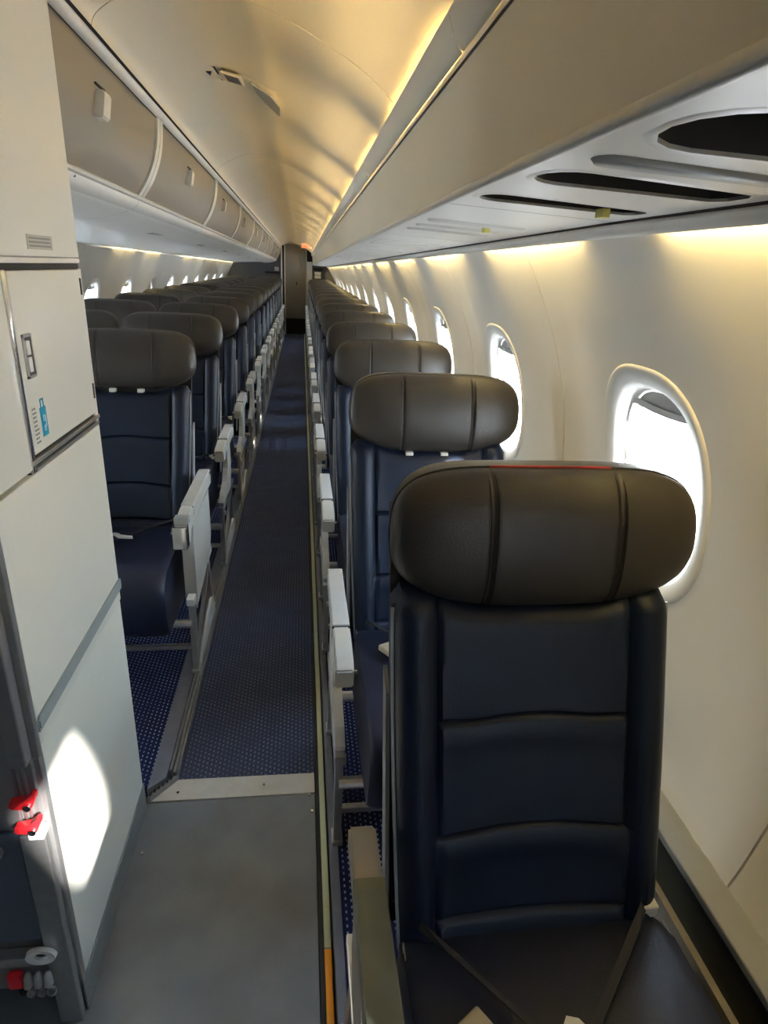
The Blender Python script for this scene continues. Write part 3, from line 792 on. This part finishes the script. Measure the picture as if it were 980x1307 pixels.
# ------------------------------------------------------------------ seats
# A seat is built around x = 0; its headrest crown stands at y = 0 and the floor of the seats at z = 0.03.
def back_y(z): return -.045 + (z - .89) * .352      # front surface of the reclined back
def build_backrest(par):
    q = MB(); NU, NV = 60, 40; W2 = .203; ROWS = sorted([j / NV for j in range(NV + 1)] + [((zc + d - .405) / .459) for zc in (.705, .556, .450) for d in (-.012, -.008, -.005, -.003, -.0015, 0, .0015, .003, .005, .008)]); NV = len(ROWS) - 1; P = []
    for j in range(NV + 1):
        v = ROWS[j]; row = []
        for i in range(NU + 1):
            u = -1 + 2 * i / NU
            ztop = .864 + .022 * smoothstep(.35, .85, abs(u)) - .020 * smoothstep(.93, 1, abs(u))
            x = u * (W2 - .012 * (1 - v) ** 2)
            zb = .405 + (ztop - .405) * v
            z = zb + .020 * max(0, 1 - (x / .145) ** 2) * smoothstep(0, .25, v) * (1 - smoothstep(.8, 1, v))
            e_ = 1 - abs(u)
            depth = .020 * (1 - (1 - min(1, e_ / .10)) ** 2) ** .5 if e_ < .10 else .020
            et = 1 - v
            if et < .05: depth *= (1 - (1 - et / .05) ** 2) ** .5
            bol = .016 * math.exp(-((abs(u) - .84) / .13) ** 2)         # side bolsters
            gx = .009 * math.exp(-((abs(x) - .141) / .0035) ** 2)       # upright seams
            g = 0
            inside = smoothstep(.145, .132, abs(x))
            vz = .405 + .459 * v
            for zc in (.705, .556, .450):
                g += inside * (.008 * math.exp(-((vz - zc) / .0030) ** 2) - .004 * math.exp(-((vz - zc + .022) / .015) ** 2))
            puff = .002 * inside
            y = back_y(z) - depth - bol + gx + g - puff + .020
            row.append((x, y, z))
        P.append(row)
    q.grid(P)
    # sides, top and rear closing
    per = [P[0][i] for i in range(NU + 1)] + [P[j][NU] for j in range(1, NV + 1)] + [P[NV][i] for i in range(NU - 1, -1, -1)] + [P[j][0] for j in range(NV - 1, 0, -1)]
    back = [(x * .985, back_y(z) + .058, z - .004) for x, y, z in per]
    mid = [(x * 1.004, (y + back_y(z) + .058) / 2, z) for (x, y, z) in per]
    q.grid([per, mid, back], close_v=True); q.add(back, [tuple(range(len(back)))])
    o = q.build('backrest', NAVY, par, smooth=50)
    # piping down both edges
    for s_ in (-1, 1):
        q = MB(); pth = [(s_ * (W2 - .012 * (1 - v) ** 2) * 1.002, back_y(.405 + .46 * v) + .014, .405 + .46 * v) for v in span(0, 1, 14)]
        q.tube(pth, .0028, 6); q.build('piping', PIPE, o)
    return o
HW, HH, HZ, HDX = .2240, .0975, .957, .016
def head_h(x, low=False):
    t = min(1, abs(x) / HW)
    return HH * max(0.0, 1 - t ** 3.0) ** (1 / 2.5) if low else HH * max(0.0, 1 - t ** 5.0) ** (1 / 3.0)
def head_pt(x, v, d):
    """x across, v up from the pad's centre, d depth (negative = towards the passenger)"""
    return (x + HDX, d + .15 * v, HZ + v)
def build_headrest(par, first=False):
    q = MB(); xs = []
    n = 64
    for i in range(n + 1):
        t = -1 + 2 * i / n
        xs.append(HW * math.copysign(1 - (1 - abs(t)) ** 1.35, t) * .9995)
    xs = sorted(xs + [s_ * (.0905 + o) for s_ in (-1, 1) for o in (-.006, -.003, 0, .003, .006)])
    P = []; K = 26
    for x in xs:
        h = head_h(x); hl = head_h(x, True); e_ = hl / HH; D = .058 * e_ ** .7
        gr = .0042 * math.exp(-((abs(x) - .0905) / .0034) ** 2)
        row = []
        for k in range(K + 1):                       # front bulge from top rim to bottom rim
            a = PI / 2 - PI * k / K
            v = (h if a > 0 else hl) * math.copysign(abs(math.sin(a)) ** (2 / 2.3), math.sin(a))
            d = -.006 - max(0, (D - .006)) * abs(math.cos(a)) ** (2 / 2.3)
            row.append(head_pt(x, v, d + gr * abs(math.cos(a)) ** .5))
        for (kv, d) in ((-.99, .012), (-.97, .032), (-.90, .045), (0, .050), (.90, .047), (.985, .034), (1.0, .012)):
            row.append(head_pt(x, (h if kv > 0 else hl) * kv, -.006 + (d + .006) * min(1, e_ * 1.2)))
        P.append(row)
    q.grid(P, close_v=True)
    o = q.build('headrest', TAUPE, par, smooth=60)
    for s_ in (-1, 1):
        for off in (-.0052, .0052):
            q = MB(); x = s_ * .0905 + off; h = head_h(x, True)
            pth = [head_pt(x, h, .030)]
            for k in range(21):
                a = PI / 2 - PI * k / 20
                pth.append(head_pt(x, h * 1.005 * math.copysign(abs(math.sin(a)) ** (2 / 2.3), math.sin(a)), -.006 - .0535 * abs(math.cos(a)) ** (2 / 2.3)))
            q.tube(pth, .0009, 4); q.build('seam', STITCH, o)
    q = MB(); pth = [head_pt(x, head_h(x) * 1.004, -.005) for x in xs] + [head_pt(x, -head_h(x, True) * 1.004, -.005) for x in reversed(xs)]
    q.tube(pth + pth[:1], .0018, 6, cap=False); q.build('piping', TAUPE if not first else STITCH, o)
    return o
def build_belt(par, sx=1):
    pth = [(.186, -.185, .452), (.150, -.225, .464), (.100, -.275, .463), (.045, -.330, .461), (.0, -.375, .460)]
    o = None
    for a in (-1, 1):
        P = []; q = MB()
        for i, p in enumerate(pth):
            p = Vector(p) if a > 0 else Vector((-p[0] - .0, p[1] - .03 * (i / 4), p[2] + .0015))
            P.append([p + Vector((.012 * a, .020, 0)), p + Vector((-.012 * a, -.020, .0)), p + Vector((-.012 * a, -.020, .003)), p + Vector((.012 * a, .020, .003))])
        q.grid(P, close_v=True); n_ = q.build('seat_belt', BELT, par, smooth=40)
        if a < 0:
            q = MB(); q.box(-.020, .020, -.022, .022, 0, .014, bev=.004); b_ = q.build('buckle', BUCKLE, n_, loc=(-.122, -.350, .463)); b_.rotation_euler = (0, .12, .6)
        else:
            q = MB(); q.prism([(-.03, .012), (-.022, .022), (-.008, .018), (.002, .004), (.04, -.006), (.045, -.022), (.0, -.018), (-.018, .002)], 2, 0, .004)
            b_ = q.build('tongue', RAIL, n_, loc=(.012, -.362, .4655), smooth=0)
            q = MB(); q.box(.160, .186, -.215, -.175, .440, .462, bev=.004); q.build('belt_anchor', RAIL, n_)
        o = n_ if o is None else o; OUT_BELTS.append(n_)
    return OUT_BELTS[-2:]
OUT_BELTS = []
def build_seat(par, dx=0, first=False):
    """upholstery of one place, hung under par at sideways offset dx"""
    made = []
    made.append(build_backrest(par)); made.append(build_headrest(par, first))
    # neck plate, metal clips
    q = MB(); q.box(-.150, .150, -.030, .035, .835, .925, bev=.006); made.append(q.build('neck_plate', BLACK, par))
    for x in (() if first else (-.052, .040)):
        q = MB(); q.box(x - .010, x + .010, -.052, -.026, .851, .864, bev=.002); made.append(q.build('clip', BUCKLE if first else RAIL, par))
    # rear shell with pale lower edge
    q = MB(); pts = [(back_y(z) + .060, z) for z in (.40, .62, .80, .93)] + [(.052, .985), (.062, .985)] + [(back_y(z) + .074, z) for z in (.93, .80, .62, .40)]
    q.prism(pts, 0, -.200, .200); made.append(q.build('back_shell', BLACK, par, smooth=0))
    for s_ in (-1, 1):
        q = MB(); pts = [(back_y(z) + .034, z) for z in (.37, .62, .74)] + [(back_y(z) + .066, z) for z in (.76, .62, .37)]
        q.prism(pts, 0, s_ * .2065 - .003, s_ * .2065 + .003)
        made.append(q.build('side_trim', PIPE, par, smooth=0))
    # cushion: rounded slab, softly crowned, its front rolled down
    q = MB(); P = []
    sec = [(-.195, .300), (-.20, .430), (-.24, .4475), (-.36, .4490), (-.50, .4480), (-.575, .440), (-.612, .420), (-.626, .385), (-.622, .330), (-.612, .262), (-.59, .235), (-.40, .232), (-.20, .240)]
    sec = [(y + .0, z) for y, z in sec]
    for t_ in (-1, -.985, -.95, -.88, -.6, -.3, 0, .3, .6, .88, .95, .985, 1):
        k = 1 - .045 * max(0, (abs(t_) - .88) / .12) ** 2
        cy_, cz_ = -.41, .345
        row = []
        for (y, z) in sec:
            yy, zz = cy_ + (y - cy_) * k, cz_ + (z - cz_) * k
            if z > .43: zz += .006 * math.exp(-((abs(t_) - .86) / .12) ** 2) - .004 * (1 - t_ * t_)
            row.append((t_ * .193, yy, zz))
        P.append(row)
    q.grid(P, close_v=True); n = len(sec); q.add(P[0], [tuple(range(n))]); q.add(P[-1], [tuple(range(n - 1, -1, -1))])
    cu_ = q.build('cushion', NAVYC, par, smooth=50); made.append(cu_)
    for s_ in (-1, 1):
        for off in (.0, .007):
            q = MB(); q.tube([(s_ * .1905, -.22 - 0, .4435 - off), (s_ * .1905, -.50, .4425 - off), (s_ * .1905, -.58, .428 - off), (s_ * .1905, -.606 + off, .40), (s_ * .1905, -.610 + off, .33), (s_ * .1905, -.60 + off, .26)], .0012, 4)
            q.build('stitch_line', PIPE, cu_)
    made += build_belt(par)
    for o in made: o.location.x += dx
    return made
def build_armrest(par, x, s_, mats=(ARMP, ARMC), z=.565, yb=-.125, L=.415, big=False):
    """x = centre; s_ = +1 when the pad overhangs the aisle to the +x side"""
    q = MB(); pts = []
    y1, y0 = yb, yb - L
    body = [(y1, z - .045), (y1 + .004, z - .012), (y1 - .01, z), (y1 - .12, z + .006), (y0 + .10, z + .006), (y0 + .02, z - .002), (y0, z - .014), (y0 + .004, z - .058), (y0 + .055, z - .058), (y0 + .075, z - .044), (y1 - .10, z - .040)]
    if big: body = [(y1, z - .045), (y1 + .004, z - .012), (y1 - .02, z), (y1 - .14, z + .012), (y0 + .16, z + .012), (y0 + .05, z + .0), (y0, z - .026), (y0 + .002, z - .074), (y0 + .055, z - .074), (y0 + .08, z - .045), (y1 - .10, z - .040)]
    b = bmesh.new()
    vs = [b.verts.new((x - .019, p[0], p[1])) for p in body] ; f = b.faces.new(vs)
    ex = bmesh.ops.extrude_face_region(b, geom=[f]); 
    for v in ex['geom']:
        if isinstance(v, bmesh.types.BMVert): v.co.x += .038
    bmesh.ops.recalc_face_normals(b, faces=b.faces)
    bmesh.ops.bevel(b, geom=[e_ for e_ in b.edges], offset=.0035, segments=2, affect='EDGES')
    me = bpy.data.meshes.new('armrest'); b.to_mesh(me); b.free()
    me.materials.append(mats[0])
    for p in me.polygons: p.use_smooth = True
    me.set_sharp_from_angle(angle=math.radians(40))
    o = bpy.data.objects.new('armrest', me); COL.objects.link(o); o.parent = par
    # pad on top, in two tones, parting line near the front
    q = MB()
    if mats[1] is ARMO: q.box(x - .0205, x + .0205, y0 - .004, y1 - .095, z - .012, z + .014, bev=.004)
    else: q.box(x - .0185, x + .0185, y0 + .135, y1 - .012, z + .003, z + .0115, bev=.003)
    q.build('arm_pad', mats[1], o)
    q = MB(); q.box(x - .0195, x + .0195, y0 + .132, y0 + .1335, z - .02, z + .0075); q.build('parting_line', SEAM if not big else GRILL, o, smooth=0)
    if big:
        q = MB(); q.box(x - .0205, x + .0205, y0 - .003, y0 + .030, z - .072, z - .006, bev=.003); q.build('latch_cap', CHROME, o)
        q = MB(); q.box(x - .0200, x + .0200, y0 + .031, y0 + .062, z - .010, z + .010, bev=.002); q.build('latch_band', LEDGE, o)
    q = MB(); ring = [(y0 + .022 + .006 * math.cos(a), z - .032 + .006 * math.sin(a)) for a in span(0, 2 * PI, 12)[:-1]]; q.prism(ring, 0, x - s_ * .027, x - s_ * .018); q.build('recline_button', CHROME, o)
    return o
def build_side(par, x, s_, mats, tray=False, z=.565, yb=-.125, zfloor=.03):
    """armrest post, side panel, hinge, end frame with two feet at the aisle side"""
    q = MB()   # curved post that carries the arm pad
    if not tray:
        pts = [(yb - .075, z - .04), (yb - .150, z - .04), (yb - .165, z - .09), (yb - .175, z - .15), (yb - .215, z - .20), (yb - .33, z - .225), (yb - .37, z - .245), (yb - .36, z - .268), (yb - .08, z - .262), (yb - .045, z - .20), (yb - .05, z - .10)]
        q.prism(pts, 0, x - .010, x + .012)
    else:
        pts = [(yb - .005, z - .03), (yb - .33, z - .03), (yb - .345, z - .07), (yb - .345, z - .285), (yb - .33, z - .30), (yb - .20, z - .285), (yb - .04, z - .255), (yb, z - .20)]
        q.prism(pts, 0, x - .020, x + .016)
    q.build('arm_panel' if tray else 'arm_post', mats[0], par, smooth=0)
    # beam along the seat side
    q = MB(); q.box(x - .012, x + .012, yb - .385, yb + .02, z - .285, z - .262, bev=.003); q.build('side_beam', METAL if not tray else WHITE, par)
    q = MB(); ring = [(yb - .350 + .012 * math.cos(a), z - .298 + .012 * math.sin(a)) for a in span(0, 2 * PI, 14)[:-1]]; q.prism(ring, 0, x - .006, x + .016); q.build('hinge', METAL, par)
    # front leg, rear leg, diagonal, base rail
    zl = z - .285
    q = MB(); q.prism([(yb - .372, zl), (yb - .342, zl), (yb - .342, zfloor + .012), (yb - .372, zfloor + .012)], 0, x - .009, x + .009); q.build('leg', METAL, par, smooth=0)
    q = MB(); q.prism([(yb - .060, zl), (yb - .030, zl), (yb + .030, zfloor + .012), (yb + .004, zfloor + .012)], 0, x - .009, x + .009); q.build('leg', METAL, par, smooth=0)
    q = MB(); q.prism([(yb - .335, zfloor + .03), (yb - .335, zfloor + .055), (yb - .05, zl - .01), (yb - .03, zl - .03)], 0, x - .003, x + .008); q.build('brace', METAL, par, smooth=0)
    q = MB(); q.prism([(yb - .33, zfloor + .012), (yb + .02, zfloor + .012), (yb + .01, zfloor + .075), (yb - .04, zfloor + .095), (yb - .14, zfloor + .085), (yb - .29, zfloor + .04)], 0, x + .004, x + .012); q.build('side_shroud', mats[0], par, smooth=0)
    for y in (yb - .357, yb + .015):
        q = MB(); q.box(x - .013, x + .013, y - .022, y + .022, zfloor + .0005, zfloor + .014, bev=.003); q.build('foot', METAL, par)
def frame_bars(par, xs0, xs1, zf=.03):
    for y in (-.50, -.20):
        q = MB(); q.tube([(xs0, y, .222), (xs1, y, .222)], .014, 10); q.build('cross_tube', METAL, par)
    q = MB(); q.box(xs0, xs1, -.487, -.470, zf + .085, zf + .100, bev=.003); q.build('baggage_bar', METAL, par)
def leg_pair(par, x, zf=.03):
    q = MB(); q.prism([(-.51, .225), (-.48, .225), (-.475, zf), (-.505, zf)], 0, x - .008, x + .008); q.build('leg', METAL, par, smooth=0)
    q = MB(); q.prism([(-.22, .225), (-.19, .225), (-.12, zf), (-.15, zf)], 0, x - .008, x + .008); q.build('leg', METAL, par, smooth=0)

# right-hand single seats
SX = .328; RY = .775; PITCH = .787
def single(first):
    r = empty('passenger_seat', (SX, RY, 0))
    build_seat(r, 0, first)
    m_ = (ARMB, ARMO) if first else (ARMP, ARMC)
    build_armrest(r, .085 - SX, -1, m_)
    build_side(r, .083 - SX, -1, m_)
    frame_bars(r, .083 - SX, .200); leg_pair(r, .185)
    if first:
        q = MB(); pts = [(-.54, .525), (-.53, .548), (-.40, .552), (-.385, .535), (-.39, .515), (-.52, .505)]
        q.prism(pts, 0, .062 - SX, .068 - SX); q.build('arm_slot_cover', PIPE, r, smooth=0)
        # red piping over the middle of the crown
        q = MB(); q.tube([head_pt(x, head_h(x) * 1.006, -.0055) for x in span(-.088, .088, 8)], .0024, 6)
        q.build('red_piping', REDPIPE, r)
    return r
s0 = single(True)
tag(s0, 'large dark leather single seat nearest the camera, taupe headrest with red piping', 'seat', 'single seats along the right windows')
s1 = single(False); s1.location = (SX, RY + PITCH, 0)
NR = 16
for k in range(1, NR):
    o = s1 if k == 1 else copy_tree(s1)
    o.location = (SX, RY + PITCH * k, 0)
    tag(o, ('second single seat on the right, directly behind the big nearest one' if k == 1 else
            'last single seat on the right, against the rear bulkhead' if k == NR - 1 else
            '%s single seat from the camera, right of the aisle by the windows' % ORD[k]), 'seat', 'single seats along the right windows')
# left-hand double seats
LX1, LX2, LY = -.588, -1.045, 2.25
def double(first):
    r = empty('double_seat', (LX1, LY, 0))
    for dx in (0, LX2 - LX1):
        for o_ in build_seat(r, dx):
            if o_.name.startswith(('headrest', 'neck', 'clip')): o_.location.z += .014
            if o_.name.startswith('headrest'): o_.location.x -= .016
    z = .575
    build_armrest(r, -.340 - LX1, 1, (ARMP, ARMC), z + (.03 if first else 0), -.11, .50 if first else .40, big=first)
    build_side(r, -.345 - LX1, 1, (ARMP, ARMC), tray=first, z=z)
    build_armrest(r, -.816 - LX1, 1, (ARMP, ARMC), z, -.12, .38)
    build_armrest(r, -1.282 - LX1, -1, (ARMP, ARMC), z, -.12, .38)
    frame_bars(r, -1.285 - LX1, -.345 - LX1); leg_pair(r, -1.20 - LX1)
    for x in (-.816, -1.282):
        q = MB(); q.box(x - LX1 - .008, x - LX1 + .008, -.26, -.16, .25, z - .035, bev=.003); q.build('arm_post', ARMP, r)
        return r
d0_ = double(True); tag(d0_, 'navy double seat nearest the galley, with a broad white tray armrest', 'seat', 'double seats on the left of the aisle')
d1_ = double(False)
NL = 14
for k in range(1, NL):
    o = d1_ if k == 1 else copy_tree(d1_)
    o.location = (LX1, LY + PITCH * k, 0)
    tag(o, ('last double seat on the left, against the rear bulkhead' if k == NL - 1 else
            '%s double seat from the galley, left of the aisle' % ORD[k]), 'seat', 'double seats on the left of the aisle')

# front bulkhead behind the photographer; unseen sides closed and dark to dim the near seat
wf = empty('wall_front'); tag(wf, kind='structure')
q = MB(); q.box(-1.5, .75, Y0 - .03, Y0, 0, 1.9); q.build('bulkhead', BULK, wf, smooth=0)
q = MB(); q.box(-1.5, -1.46, Y0, .79, 0, 1.9); q.build('side_wall', BULK, wf, smooth=0)
q = MB(); q.box(.66, .70, Y0, -.33, 0, .5); q.build('entry_sill', GALLEYM, wf, smooth=0)
entry_door()

# daylight guides for the openings (sampling portals only)
def portal(loc, size, direction):
    l = bpy.data.lights.new('portal', 'AREA'); l.shape = 'RECTANGLE'; l.size, l.size_y = size
    l.cycles.is_portal = True
    o = bpy.data.objects.new('portal', l); COL.objects.link(o); o.location = loc
    o.rotation_euler = Vector(direction).to_track_quat('-Z', 'Z').to_euler(); return o
